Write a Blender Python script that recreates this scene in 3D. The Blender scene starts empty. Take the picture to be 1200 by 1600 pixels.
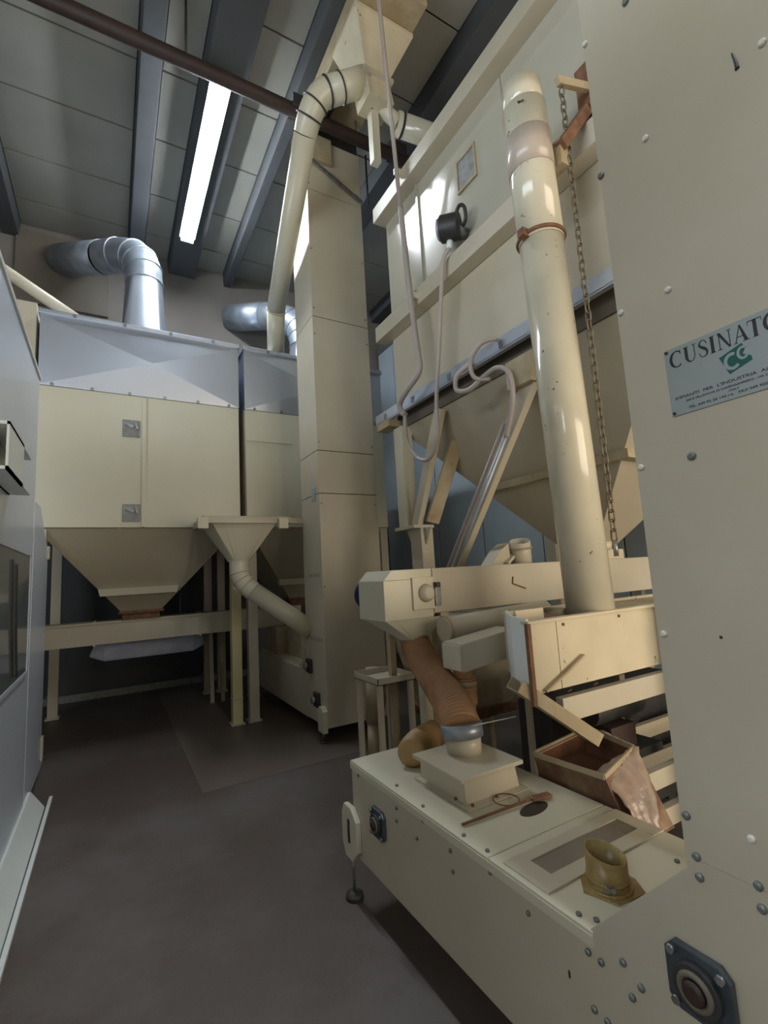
import bpy, bmesh, math, random
from mathutils import Vector, Matrix
random.seed(4)
S = bpy.context.scene
COL = S.collection

# ---------------------------------------------------------------- camera
def setup_camera():
    yaw, pitch, roll, F = 0.52526, 0.12820, -0.05622, 742.99
    cy, sy, cp, sp, cr, sr = math.cos(yaw), math.sin(yaw), math.cos(pitch), math.sin(pitch), math.cos(roll), math.sin(roll)
    f = Vector((sy*cp, cy*cp, sp)); r = Vector((cy, -sy, 0)); u = r.cross(f)
    r2 = r*cr + u*sr; u2 = -r*sr + u*cr
    cam = bpy.data.cameras.new('camera'); ob = bpy.data.objects.new('camera', cam)
    COL.objects.link(ob)
    m = Matrix((r2, u2, -f)).transposed().to_4x4(); m.translation = (0, 0, 1.6)
    ob.matrix_world = m
    cam.sensor_fit = 'VERTICAL'; cam.sensor_height = 24; cam.lens = F*24/1600
    cam.clip_start = .02
    S.camera = ob
setup_camera()

# ---------------------------------------------------------------- world, light, exposure
w = bpy.data.worlds.new('world'); S.world = w; w.use_nodes = True
w.node_tree.nodes['Background'].inputs[0].default_value = (.75, .85, 1, 1)
w.node_tree.nodes['Background'].inputs[1].default_value = .6
S.view_settings.view_transform = 'Standard'; S.view_settings.look = 'None'
S.view_settings.gamma = 1; S.view_settings.use_curve_mapping = False
S.view_settings.exposure = 0.30
TUBE = 85.0            # emission of the fluorescent tubes
def area(name, loc, rot, sx, sy, power, col):
    l = bpy.data.lights.new(name, 'AREA'); l.shape = 'RECTANGLE'; l.size = sx; l.size_y = sy
    l.energy = power; l.color = col
    o = bpy.data.objects.new(name, l); COL.objects.link(o); o.location = loc; o.rotation_euler = rot
# warm daylight from behind right; unseen door opening added to let it in
area('unseen_door_daylight', (3.7, -4.9, 2.0), (math.radians(90), 0, 0), 4.8, 3.8, 290, (1, .82, .60))
# added cool fill lamp at an unseen opening in the left wall
area('added_window_fill', (-3.4, .5, 3.6), (math.radians(90), 0, math.radians(-90)), 5.0, 1.6, 150, (.86, .94, 1))

# ---------------------------------------------------------------- materials
MATS = {}
def mat(name, col, rough=.5, metal=0, var=.06, scale=3, spots=None, spot_amt=0, spot_scale=8, coat=0, bump=0, bump_scale=40, streak=0, dirt=None, dirt_amt=0, dirt_scale=2, spec=.5, rvar=.1):
    m = bpy.data.materials.new(name); m.use_nodes = True
    nt = m.node_tree; N = nt.nodes; L = nt.links; b = N['Principled BSDF']
    tc = N.new('ShaderNodeTexCoord')
    b.inputs['Metallic'].default_value = metal
    b.inputs['Specular IOR Level'].default_value = spec
    if coat: b.inputs['Coat Weight'].default_value = coat; b.inputs['Coat Roughness'].default_value = .12
    mp = N.new('ShaderNodeMapping'); L.new(tc.outputs['Object'], mp.inputs[0])
    if streak: mp.inputs['Scale'].default_value = (streak, streak, 1)
    n = N.new('ShaderNodeTexNoise'); n.inputs['Scale'].default_value = scale; n.inputs['Detail'].default_value = 5
    L.new(mp.outputs[0], n.inputs['Vector'])
    r = N.new('ShaderNodeValToRGB'); r.color_ramp.elements[0].position = .3; r.color_ramp.elements[1].position = .7
    r.color_ramp.elements[0].color = tuple(c*(1-var) for c in col)+(1,)
    r.color_ramp.elements[1].color = tuple(min(1, c*(1+var)) for c in col)+(1,)
    L.new(n.outputs[0], r.inputs[0]); out = r.outputs[0]
    def layer(out, c, amt, sc, width, seed):
        n2 = N.new('ShaderNodeTexNoise'); n2.inputs['Scale'].default_value = sc; n2.inputs['Detail'].default_value = 8; n2.inputs['Roughness'].default_value = .65
        mp2 = N.new('ShaderNodeMapping'); mp2.inputs['Location'].default_value = (seed, seed*.7, seed*.3); L.new(tc.outputs['Object'], mp2.inputs[0]); L.new(mp2.outputs[0], n2.inputs['Vector'])
        r2 = N.new('ShaderNodeValToRGB'); r2.color_ramp.elements[0].position = 1-amt-width; r2.color_ramp.elements[1].position = 1-amt
        L.new(n2.outputs[0], r2.inputs[0])
        mx = N.new('ShaderNodeMix'); mx.data_type = 'RGBA'; L.new(r2.outputs[0], mx.inputs[0]); L.new(out, mx.inputs[6]); mx.inputs[7].default_value = tuple(c)+(1,)
        return mx.outputs[2]
    if dirt: out = layer(out, dirt, dirt_amt, dirt_scale, .3, 3.1)
    if spots: out = layer(out, spots, spot_amt, spot_scale, .03, 9.7)
    L.new(out, b.inputs['Base Color'])
    mr = N.new('ShaderNodeMapRange'); mr.inputs[3].default_value = max(.03, rough-rvar); mr.inputs[4].default_value = min(1, rough+rvar)
    L.new(n.outputs[0], mr.inputs[0]); L.new(mr.outputs[0], b.inputs['Roughness'])
    if bump:
        nb = N.new('ShaderNodeTexNoise'); nb.inputs['Scale'].default_value = bump_scale; nb.inputs['Detail'].default_value = 4
        L.new(tc.outputs['Object'], nb.inputs['Vector'])
        bp = N.new('ShaderNodeBump'); bp.inputs['Strength'].default_value = bump; bp.inputs['Distance'].default_value = .01
        L.new(nb.outputs[0], bp.inputs['Height']); L.new(bp.outputs[0], b.inputs['Normal'])
    MATS[name] = m; return m
CREAM = mat('cream_paint', (.575, .53, .425), .38, var=.05, scale=1.6, dirt=(.51, .46, .34), dirt_amt=.38, dirt_scale=.9)
CREAML = mat('cream_paint_clean', (.64, .61, .47), .34, var=.04, scale=1.2)
CREAMG = mat('cream_paint_gloss', (.66, .62, .48), .15, var=.07, scale=4, spots=(.10, .045, .02), spot_amt=.315, spot_scale=17, coat=.3, rvar=.06)
CREAMT = mat('cream_tank_paint', (.50, .475, .385), .20, var=.05, scale=1.5, bump=.09, bump_scale=2.5, rvar=.05, coat=.5)
CREAMR = mat('cream_chipped_paint', (.63, .56, .40), .42, var=.08, scale=5, spots=(.16, .075, .03), spot_amt=.33, spot_scale=9)
CREAMD = mat('dusty_cream_paint', (.54, .48, .34), .5, var=.10, scale=3, dirt=(.37, .29, .17), dirt_amt=.42, dirt_scale=3)
HOPPER = mat('hopper_paint', (.52, .485, .375), .42, var=.05, scale=2, dirt=(.46, .41, .30), dirt_amt=.42, dirt_scale=1.2)
YELLOW = mat('yellowed_paint', (.62, .55, .29), .45, var=.08, scale=3)
GALV = mat('galvanised_steel', (.60, .65, .74), .36, metal=.85, var=.03, scale=1.5, bump=.05, bump_scale=1.5, rvar=.03)
GALVD = mat('dull_galvanised', (.36, .41, .47), .42, metal=.6, var=.2, scale=6)
STEEL = mat('steel', (.30, .31, .31), .38, metal=.8, var=.2, scale=20)
GREYBOLT = mat('grey_bolt', (.20, .22, .21), .5, metal=.5, var=.2, scale=20)
WHITECAP = mat('white_cap', (.78, .77, .68), .35)
RUST = mat('rusted_steel', (.20, .10, .055), .75, metal=.1, var=.35, scale=14, bump=.4, bump_scale=60)
BROWN = mat('brown_beam', (.04, .022, .018), .6, var=.25, scale=8)
DARK = mat('dark_iron', (.035, .035, .035), .5, var=.3, scale=12)
BLUE = mat('blue_enamel', (.015, .035, .13), .35, var=.15)
BEARB = mat('blue_grey_bearing', (.10, .12, .14), .35, metal=.6, var=.3, scale=14)
DUST = mat('spilled_grain_dust', (.17, .075, .04), .9, var=.25, scale=12, bump=.5, bump_scale=50)
HOSE = mat('orange_hose', (.46, .26, .125), .5, var=.12, scale=5, dirt=(.30, .16, .08), dirt_amt=.3, dirt_scale=6)
HOSET = mat('tan_hose', (.45, .29, .12), .5, var=.12, scale=5)
HOSEW = mat('pale_ribbed_hose', (.42, .40, .34), .6, var=.1)
PVC = mat('grey_conduit', (.42, .37, .34), .4, var=.06)
CHAIN = mat('chain_steel', (.20, .17, .12), .5, metal=.6, var=.2, scale=30)
BIN = mat('stained_tinplate', (.34, .26, .17), .42, metal=.35, var=.25, scale=9, dirt=(.17, .09, .06), dirt_amt=.42, dirt_scale=7)
BAG = mat('crumpled_plastic', (.42, .35, .31), .25, var=.25, scale=14, bump=.5, bump_scale=25, dirt=(.38, .27, .20), dirt_amt=.36, dirt_scale=8)
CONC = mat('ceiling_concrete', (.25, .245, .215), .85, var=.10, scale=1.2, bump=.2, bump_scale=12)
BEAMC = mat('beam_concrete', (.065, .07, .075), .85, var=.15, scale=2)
WALLM = mat('back_wall_render', (.19, .17, .15), .9, var=.10, scale=1.5)
WALLD = mat('dark_wall_tiles', (.035, .040, .045), .5, var=.2, scale=2)
WALLS = mat('side_wall_render', (.30, .28, .24), .9, var=.10, scale=1.5)
PANELB = mat('blue_grey_panel', (.40, .47, .51), .35, var=.08, scale=1)
CABM = mat('silver_white_cabinet', (.66, .74, .86), .28, metal=.1, var=.01, scale=1, rvar=.005)
CABE = mat('white_lacquer', (.80, .85, .84), .35, var=.04)
FLOORM = mat('stained_floor_concrete', (.146, .134, .126), .55, var=.16, scale=1.1, dirt=(.075, .055, .045), dirt_amt=.44, dirt_scale=.7, bump=.15, bump_scale=30)
FLOORB = mat('brown_resin_floor', (.118, .092, .076), .5, var=.15, scale=1.3)
PLATE = mat('aluminium_plate', (.33, .37, .37), .42, metal=.25, var=.05, scale=5)
INK = mat('black_ink', (.02, .02, .022), .5)
GREEN = mat('green_ink', (0, .11, .085), .5, var=.1)
TAPE = mat('lilac_film', (.62, .70, .95), .25, var=.1, scale=5, bump=.5, bump_scale=6)
LATCHM = mat('grey_latch', (.27, .28, .27), .5, var=.25, scale=18)
LABELM = mat('pale_blue_label', (.36, .42, .46), .5)
STRAPM = mat('faded_strap_paint', (.50, .43, .36), .3, var=.08, coat=.3)
WELL = mat('dark_brown_matte', (.045, .03, .02), .9)
SHADEB = mat('brown_grey_and_channel_shade', (.15, .13, .10), .6)  # paints the shade under the silo channel; also plain plate and seal colour
WINDUST = mat('grey_brown_glass_dust', (.22, .185, .14), .6, var=.15, scale=6)
OLIVE = mat('olive_stub_paint', (.50, .41, .17), .35, var=.12, scale=6, dirt=(.24, .15, .05), dirt_amt=.4, dirt_scale=6)
MUD = mat('dried_dust_patch', (.20, .14, .085), .85, var=.2, scale=8)
def emis(name, col, s):
    m = bpy.data.materials.new(name); m.use_nodes = True; b = m.node_tree.nodes['Principled BSDF']
    b.inputs['Base Color'].default_value = (.9, .9, .9, 1)
    b.inputs['Emission Color'].default_value = col+(1,); b.inputs['Emission Strength'].default_value = s; return m
TUBEM = emis('lit_tube', (.86, .93, 1), TUBE)
# smoky inspection window of the left cabinet
def glassy():
    m = bpy.data.materials.new('smoked_plastic_window'); m.use_nodes = True; b = m.node_tree.nodes['Principled BSDF']
    b.inputs['Base Color'].default_value = (.30, .34, .33, 1); b.inputs['Roughness'].default_value = .08
    b.inputs['Transmission Weight'].default_value = .55; b.inputs['IOR'].default_value = 1.3; return m
GLASS = glassy()

# ---------------------------------------------------------------- geometry helpers
def V(*a): return Vector(a)
def frame(d):
    d = d.normalized(); a = V(0, 0, 1) if abs(d.z) < .95 else V(0, 1, 0)
    x = d.cross(a).normalized(); return x, d.cross(x).normalized()
class G:
    def __init__(s): s.v = []; s.f = []; s.sm = []
    def add(s, vs, fs, smooth=False):
        o = len(s.v); s.v += [Vector(v) for v in vs]; s.f += [tuple(i+o for i in f) for f in fs]; s.sm += [smooth]*len(fs); return s
    def box(s, x0, x1, y0, y1, z0, z1):
        return s.hexa([(x0,y0,z0),(x1,y0,z0),(x1,y1,z0),(x0,y1,z0)], [(x0,y0,z1),(x1,y0,z1),(x1,y1,z1),(x0,y1,z1)])
    def hexa(s, b, t):
        return s.add(list(b)+list(t), [(3,2,1,0),(4,5,6,7),(0,1,5,4),(1,2,6,5),(2,3,7,6),(3,0,4,7)])
    def prism(s, pts, axis, a, b):       # pts: 2D outline, extruded along the axis
        def p(q, c): return {'x': (c, q[0], q[1]), 'y': (q[0], c, q[1]), 'z': (q[0], q[1], c)}[axis]
        n = len(pts); vs = [p(q, a) for q in pts]+[p(q, b) for q in pts]
        return s.add(vs, [tuple(range(n))[::-1], tuple(range(n, 2*n))]+[(i, (i+1)%n, n+(i+1)%n, n+i) for i in range(n)])
    def bar(s, a, b, w, h, up=None):     # rectangular bar from a to b
        a = V(*a); b = V(*b); d = (b-a).normalized(); up = V(*up) if up else (V(0,0,1) if abs(d.z) < .9 else V(0,1,0))
        x = d.cross(up).normalized()*w/2; y = x.cross(d).normalized()*h/2
        return s.hexa([a-x-y, a+x-y, a+x+y, a-x+y], [b-x-y, b+x-y, b+x+y, b-x+y])
    def tube(s, pts, r, n=20, cap=True, closed=False):
        pts = [V(*p) for p in pts]; m = len(pts); rs = r if isinstance(r, (list, tuple)) else [r]*m
        rings = []; X = None
        for i in range(m):
            if closed: d = pts[(i+1) % m]-pts[i-1]
            else: d = pts[min(i+1, m-1)]-pts[max(i-1, 0)]
            d.normalize()
            if X is None: X, Y = frame(d)
            else:
                X = (X-d*X.dot(d)).normalized(); Y = d.cross(X).normalized()
            rings.append([pts[i]+(X*math.cos(2*math.pi*k/n)+Y*math.sin(2*math.pi*k/n))*rs[i] for k in range(n)])
        vs = [v for ring in rings for v in ring]; fs = []
        for i in range(m if closed else m-1):
            for k in range(n):
                a = i*n+k; b = i*n+(k+1) % n; j = (i+1) % m
                fs.append((a, b, j*n+(k+1) % n, j*n+k))
        s.add(vs, fs, True)
        if cap and not closed:
            s.add(rings[0], [tuple(range(n))[::-1]]); s.add(rings[-1], [tuple(range(n))])
        return s
    def pipe(s, pts, r, th=.004, n=24):  # open-ended hollow pipe, real wall
        pts = [V(*p) for p in pts]; rs = r if isinstance(r, (list, tuple)) else [r]*len(pts)
        s.tube(pts, rs, n, cap=False); s.tube(pts, [q-th for q in rs], n, cap=False)
        for e in (0, -1):
            d = (pts[1]-pts[0]) if e == 0 else (pts[-1]-pts[-2])
        A = len(pts)*n; o = len(s.v)-2*A
        for i in (0, len(pts)-1):
            s.f += [(o+i*n+k, o+i*n+(k+1) % n, o+A+i*n+(k+1) % n, o+A+i*n+k) for k in range(n)]; s.sm += [False]*n
        return s
    def cyl(s, a, b, r, n=20): return s.tube([a, b], r, n)
    def ring(s, c, d, R, r, n=28, m=8):
        x, y = frame(V(*d)); c = V(*c)
        return s.tube([c+(x*math.cos(2*math.pi*k/n)+y*math.sin(2*math.pi*k/n))*R for k in range(n)], r, m, closed=True)
    def sphere(s, c, r, n=12, sc=(1,1,1)):
        vs = []; fs = []; h = n//2
        for i in range(h+1):
            t = math.pi*i/h
            for k in range(n):
                p = 2*math.pi*k/n; vs.append((c[0]+r*sc[0]*math.sin(t)*math.cos(p), c[1]+r*sc[1]*math.sin(t)*math.sin(p), c[2]+r*sc[2]*math.cos(t)))
        for i in range(h):
            for k in range(n): fs.append((i*n+k, i*n+(k+1) % n, (i+1)*n+(k+1) % n, (i+1)*n+k))
        return s.add(vs, fs, True)
    def loft(s, rings, cap=True, smooth=False):   # rings with equal vertex counts
        n = len(rings[0]); vs = [v for r in rings for v in r]; fs = []
        for i in range(len(rings)-1):
            for k in range(n): fs.append((i*n+k, i*n+(k+1) % n, (i+1)*n+(k+1) % n, (i+1)*n+k))
        s.add(vs, fs, smooth)
        if cap: s.add(rings[0], [tuple(range(n))[::-1]]); s.add(rings[-1], [tuple(range(n))])
        return s
    def build(s, name, m, parent=None, bevel=0):
        me = bpy.data.meshes.new(name)
        off = V(0,0,0); p = parent
        while p is not None: off += p.location; p = p.parent
        me.from_pydata([v-off for v in s.v], [], s.f)
        for poly, sm in zip(me.polygons, s.sm): poly.use_smooth = sm
        bm = bmesh.new(); bm.from_mesh(me)
        bmesh.ops.remove_doubles(bm, verts=bm.verts, dist=1e-5)
        bmesh.ops.recalc_face_normals(bm, faces=bm.faces)
        if bevel:
            es = [e for e in bm.edges if len(e.link_faces) == 2 and e.calc_face_angle(0) > .6]
            if es: bmesh.ops.bevel(bm, geom=es, offset=bevel, segments=2, profile=.7, affect='EDGES')
        bm.to_mesh(me); bm.free()
        me.materials.append(m)
        o = bpy.data.objects.new(name, me); COL.objects.link(o)
        if parent: o.parent = parent
        return o
def rect(x0, x1, y0, y1, z): return [(x0,y0,z),(x1,y0,z),(x1,y1,z),(x0,y1,z)]
def circ(c, r, n, z, ph=0): return [(c[0]+r*math.cos(ph+2*math.pi*k/n), c[1]+r*math.sin(ph+2*math.pi*k/n), z) for k in range(n)]
def sq2round(x0, x1, y0, y1, z0, c, r, z1, n=32):   # square ring at z0 to a round ring at z1
    cx, cy = (x0+x1)/2, (y0+y1)/2; A = []
    for k in range(n):
        t = 2*math.pi*k/n; a, b = math.cos(t), math.sin(t); q = 1/max(abs(a), abs(b))
        A.append((cx+a*q*(x1-x0)/2, cy+b*q*(y1-y0)/2, z0))
    return A, circ(c, r, n, z1)
def bez(p0, p1, p2, p3, n=24):
    p0, p1, p2, p3 = map(lambda p: V(*p), (p0, p1, p2, p3))
    return [(1-t)**3*p0+3*t*(1-t)**2*p1+3*t*t*(1-t)*p2+t**3*p3 for t in [i/(n-1) for i in range(n)]]
def smoothpath(pts, n=10):
    P = [V(*p) for p in pts]; out = []
    for i in range(len(P)-1):
        a = P[max(i-1, 0)]; b = P[i]; c = P[i+1]; d = P[min(i+2, len(P)-1)]
        for k in range(n):
            t = k/n; out.append(.5*((2*b)+(c-a)*t+(2*a-5*b+4*c-d)*t*t+(3*b-a-3*c+d)*t**3))
    out.append(P[-1]); return out
def hose_r(n, r, amp): return [r+amp*(-1, 0, 1, 0)[i % 4] for i in range(n)]
def resample(path, step):
    out = [path[0].copy()]; acc = 0
    for a, b in zip(path, path[1:]):
        L = (b-a).length; t = step-acc
        while t <= L: out.append(a.lerp(b, t/L)); t += step
        acc = (acc+L) % step
    return out
def thing(name, label, cat, loc=(0,0,0), group=None):
    o = bpy.data.objects.new(name, None); COL.objects.link(o); o.location = loc; o.empty_display_size = .1
    return tag(o, label, cat, group)
def tag(o, label, cat, group=None):
    o['label'] = label; o['category'] = cat
    if group: o['group'] = group
    return o
def struct(o): o['kind'] = 'structure'; return o
def B(*a): return G().box(*a)
def copy_child(src, parent, loc, rot=None):
    c = src.copy(); COL.objects.link(c); c.parent = parent; c.location = loc
    if rot: c.rotation_euler = rot
    return c

# ---------------------------------------------------------------- room shell
fl = struct(B(-3.5, 6.5, -5, 8.8, -.12, 0).build('floor', FLOORM))
B(.645, 6.5, 4.13, 8.6, 0, .003).build('resin_patch', FLOORB, fl)
wb = struct(B(-3.5, 6.5, 8.6, 8.75, 2.35, 7.5).build('wall_back', WALLM))
B(-3.5, 6.5, 8.57, 8.75, 0, 2.35).build('dark_dado', WALLD, wb)
struct(B(-3.5, 3.2, 8.54, 8.57, 0, .10).build('baseboard_back', GREYBOLT))
wl = G().box(-3.65, -3.5, -5, 8.75, 0, 2.8).box(-3.65, -3.5, -5, 8.75, 4.4, 7.5).box(-3.65, -3.5, -5, -2, 2.8, 4.4).box(-3.65, -3.5, 3, 8.75, 2.8, 4.4)
struct(wl.build('wall_left', WALLS))
struct(B(6.5, 6.65, -5, 8.75, 0, 7.5).build('wall_right', WALLS))
wf = G().box(-3.5, 1.3, -5.15, -5, 0, 7.5).box(6.1, 6.5, -5.15, -5, 0, 7.5).box(1.3, 6.1, -5.15, -5, 3.9, 7.5)
struct(wf.build('wall_front', WALLS))
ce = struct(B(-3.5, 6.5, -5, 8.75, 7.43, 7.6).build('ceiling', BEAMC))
beams = [(-3.3, -3.0), (-1.55, -1.3), (.17, .42), (.80, 1.27), (1.75, 1.92), (3.18, 3.5), (4.9, 5.2)]
xs = [-3.5]
for a, b in beams: xs += [a, b]
xs.append(6.5)
ys = [-5, -3.9, -2.85, -1.8, -.75, .3, 1.35, 2.35, 3.3, 4.2, 5.15, 6.1, 7.1, 8.0, 8.6]
for a, b in zip(xs[::2], xs[1::2]):
    if b-a < .1: continue
    for y0, y1 in zip(ys, ys[1:]):
        if y1 < 1: y0 = y0
        B(a+.006, b-.006, y0+.012, y1-.012, 7.36, 7.44).build('ceiling_panel', CONC, ce)
for a, b in beams:
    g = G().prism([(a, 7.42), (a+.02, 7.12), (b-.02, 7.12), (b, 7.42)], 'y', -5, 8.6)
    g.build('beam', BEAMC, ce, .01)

# blue-grey insulated partition on the right
pt = thing('insulated_partition', 'tall blue-grey insulated panel partition behind the big cream silo', 'partition', (5.0, 4.8, 0))
y = 1.0
while y < 8.4:
    B(5.0, 5.1, y+.006, min(y+1.14, 8.5)-.006, 0, 6.3).build('panel', PANELB, pt, .004); y += 1.15
B(4.985, 5.12, 1.0, 8.5, 6.3, 6.42).build('cap_rail', GREYBOLT, pt)

# ---------------------------------------------------------------- ceiling lamps
def lamp(x, y0, y1, z, label, group=None):
    t = thing('fluorescent_light', label, 'lamp', (x, (y0+y1)/2, z), group)
    G().prism([(x-.11, z+.03), (x-.06, z+.10), (x+.06, z+.10), (x+.11, z+.03)], 'y', y0-.02, y1+.02).build('housing', CABE, t)
    for s in (-.05, .05): G().cyl((x+s, y0, z), (x+s, y1, z), .032, 12).build('tube', TUBEM, t)
    for yy in (y0+.3, y1-.3): G().cyl((x, yy, z+.09), (x, yy, 7.37), .006, 6).build('hanger', STEEL, t)
    for yy in (y0-.01, y1+.01): B(x-.09, x+.09, yy-.012, yy+.012, z-.035, z+.05).build('end_cap', CABE, t)
lamp(.96, 4.62, 7.30, 6.93, 'long lit fluorescent ceiling light above the left hoppers')
lamp(.96, -3.9, -1.22, 6.93, 'added fluorescent fill light overhead, outside the frame')  # unseen lamp added behind the camera for general light

t = thing('tie_beam', 'dark brown steel tie beam crossing under the ceiling', 'beam', (1.5, 4.3, 6.6))
G().cyl((-3.5, 4.3, 6.62), (6.5, 4.3, 6.62), .07, 14).build('rod', BROWN, t)
for x in (1.70, 2.95): B(x-.09, x+.09, 4.2, 4.4, 6.60, 6.74).build('clamp', DARK, t, .01)
for x in (-2.3, .56, 2.4, 4.3): G().cyl((x, 4.3, 6.66), (x, 4.3, 7.40), .012, 8).build('hanger_rod', DARK, t)

# ---------------------------------------------------------------- left dryer cabinets
def screw(parent, p, ax, r=.012, m=None):
    d = {'x': (-.008, 0, 0), 'y': (0, -.008, 0), 'z': (0, 0, .008)}[ax]
    return G().cyl(p, (p[0]+d[0], p[1]+d[1], p[2]+d[2]), r, 10).build('screw', m or STEEL, parent)
def dryer(x0, x1, label, latches, seams, first):
    y0, y1 = 5.7, 7.7; zb, zs, zt = 2.23, 3.70, 4.46; cx, cyy = (x0+x1)/2, 6.7
    t = thing('dryer_cabinet', label, 'dryer', (cx, cyy, 0))
    B(x0+.012, x1-.012, y0+.012, y1, zb, zs).build('casing', DARK, t)
    ed = [x0]+seams+[x1]
    for a, b in zip(ed, ed[1:]):
        B(a+.004, b-.004, y0, y0+.03, zb+.004, zs-.004).build('front_panel', CREAML, t, .004)
    for sx in (x0, x1-.014): B(sx, sx+.014, y0+.032, y1, zb, zs).build('side_panel', CREAM, t)
    for s in seams: B(s-.02, s+.02, y0-.022, y0, zb+.01, zs-.02).build('seam_strip', CREAML, t)
    # folded silver hood: creased front made of facets that stand proud of each other
    mx, mz = x0+.47*(x1-x0), zs+.44*(zt-zs); F = y0-.004
    vs = [(x0,F,zs),(x1,F,zs),(x1,F,zt),(x0,F,zt),(x0+.52*(x1-x0),F-.06,zs+.50*(zt-zs))]
    g = G().add(vs+[(x0,y1,zs),(x1,y1,zs),(x1,y1,zt),(x0,y1,zt)], [(0,1,4),(1,2,4),(2,3,4),(3,0,4),(1,6,7,2),(6,5,8,7),(5,0,3,8),(3,2,7,8),(0,5,6,1)])
    g.build('silver_hood', GALV, t)
    B(x0-.015, x1+.015, y0-.035, y1+.02, zt, zt+.055).build('hood_rim', GALV, t, .012)
    for k in range(6): screw(t, (x0+.12+k*(x1-x0-.24)/5, y0-.006, zs+.015), 'y', .018)
    for k in range(4): screw(t, (x0+.3+k*(x1-x0-.6)/3, y0-.036, zt+.025), 'y', .02)
    for lx, lz in latches:
        l = B(lx-.085, lx+.085, y0-.014, y0, lz-.095, lz+.095).build('latch_plate', LATCHM, t, .006)
        G().bar((lx-.05, y0-.022, lz+.05), (lx+.02, y0-.022, lz+.01), .02, .03).bar((lx+.04, y0-.022, lz+.06), (lx+.06, y0-.022, lz-.01), .02, .03).build('latch_handle', STEEL, l)
    # pyramid hopper
    zo = 1.33
    G().loft([rect(x0+.02, x1-.02, y0+.02, y1-.02, zb), rect(cx-.22, cx+.22, cyy-.22, cyy+.22, zo)]).build('hopper', HOPPER, t)
    B(cx-.24, cx+.24, cyy-.24, cyy+.24, zo-.03, zo).build('outlet_flange', RUST, t)
    G().hexa([(cx-.43, cyy-.47, 1.52), (cx+.36, cyy-.47, 1.52), (cx+.36, cyy-.40, 1.52), (cx-.43, cyy-.40, 1.52)],
             [(cx-.45, cyy-.50, 1.60), (cx+.38, cyy-.50, 1.60), (cx+.38, cyy-.43, 1.60), (cx-.45, cyy-.43, 1.60)]).build('stiffener', CREAML, t)
    for lx in (x0+.06, x1-.06):
        for ly in (y0+.08, y1-.06):
            m = YELLOW if (first and lx > cx and ly < cyy) else CREAM
            l = B(lx-.055, lx+.055, ly-.055, ly+.055, .02, zb-.001).build('leg', m, t, .005)
            if m is YELLOW: l['label'] = 'yellowed leg'
            B(lx-.075, lx+.075, ly-.075, ly+.075, .0, .02).build('foot_plate', CREAM, l)
            B(lx-.060, lx+.060, ly-.060, ly+.060, .28, .29).build('leg_joint', CREAM, l)
    return t
dA = dryer(-.67, 1.335, 'left cream dryer cabinet with silver hood, two latches and pyramid hopper', [(.175, 3.32), (.185, 2.39)], [.30], True)
dB = dryer(1.405, 3.36, 'cream dryer cabinet with silver hood, half behind the slender bucket elevator', [], [], False)
B(1.42, 2.0, 5.69, 5.70, 3.30, 3.306).build('panel_seam', HOPPER, dB)

# ducts on the silver hoods
def duct(label, c, goal, wall):
    t = thing('exhaust_duct', label, 'duct', c); hh = wall[2]-6.5+.9
    A, R = sq2round(c[0]-.30, c[0]+.30, c[1]-.30, c[1]+.30, c[2], (c[0], c[1]), .23, c[2]+hh)
    G().loft([A, R], cap=False, smooth=True).build('transition', GALV, t)
    top = (c[0], c[1], c[2]+hh)
    segs = bez(top, (c[0], c[1], c[2]+hh+.42), (c[0]-.10, c[1]+.15, c[2]+hh+.55), goal, 12)
    G().tube(segs, .235, 24, cap=False).build('elbow', GALVD, t)
    for i in (0, 2, 4, 6, 9):
        d = segs[min(i+1, 11)]-segs[max(i-1, 0)]
        G().ring(segs[i], d, .238, .010).build('seam_ring', GALVD, t)
    G().pipe([goal, wall], .24).build('run', GALVD, t)
    return t
duct('round silver duct curving from the left silver hood to the back wall', (.35, 6.9, 4.515), (-.15, 7.55, 6.45), (-.74, 8.53, 6.86))
duct('dim round duct rising behind the partly hidden silver hood', (2.75, 7.1, 4.515), (2.35, 7.9, 6.3), (1.9, 8.57, 6.5))
tag(B(-1.35, -.10, 8.55, 8.60, 6.05, 7.25).build('wall_plate', SHADEB), 'grey metal plate on the back wall around the duct', 'plate')

# rear screw conveyor under the hoppers
t = thing('screw_conveyor', 'long low cream screw conveyor running under the left hoppers', 'conveyor', (.6, 6.7, 0))
B(-1.2, 2.35, 6.55, 6.85, .965, 1.22).build('trough', CREAM, t, .006)
B(-1.2, 2.35, 6.53, 6.87, 1.20, 1.225).build('lid', CREAM, t)
for x in (-.15, 1.0, 2.1): B(x-.012, x+.012, 6.535, 6.865, .95, 1.235).build('flange', CREAM, t)
for c in (.33, 2.38): B(c-.2, c+.2, 6.5, 6.9, 1.225, 1.30).build('inlet_neck', RUST, t)
for x in (-1.0, 2.28): B(x-.04, x+.04, 6.6, 6.8, 0, .965).build('support_leg', CREAM, t)
B(1.88, 2.25, 6.2, 6.53, .64, .98).build('outlet_box', CREAMD, t, .01)
t = thing('wrapped_tray', 'lilac plastic-wrapped tray slung under the rear screw conveyor', 'tray', (.4, 7.2, .74))
g = G().loft([[(-.22, 7.15, .77), (-.22, 7.35, .77), (-.16, 7.35, .90), (-.16, 7.15, .90)], [(-.05, 7.1, .70), (-.05, 7.4, .70), (-.05, 7.4, .91), (-.05, 7.1, .91)],
              [(1.0, 7.1, .70), (1.0, 7.4, .70), (1.0, 7.4, .92), (1.0, 7.1, .92)], [(1.14, 7.15, .76), (1.14, 7.35, .76), (1.14, 7.35, .90), (1.14, 7.15, .90)]])
g.build('tray', TAPE, t, .03)
for x in (.1, .85): G().cyl((x, 7.25, .90), (x, 7.25, 1.75), .008, 6).build('hanger', STEEL, t)
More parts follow.
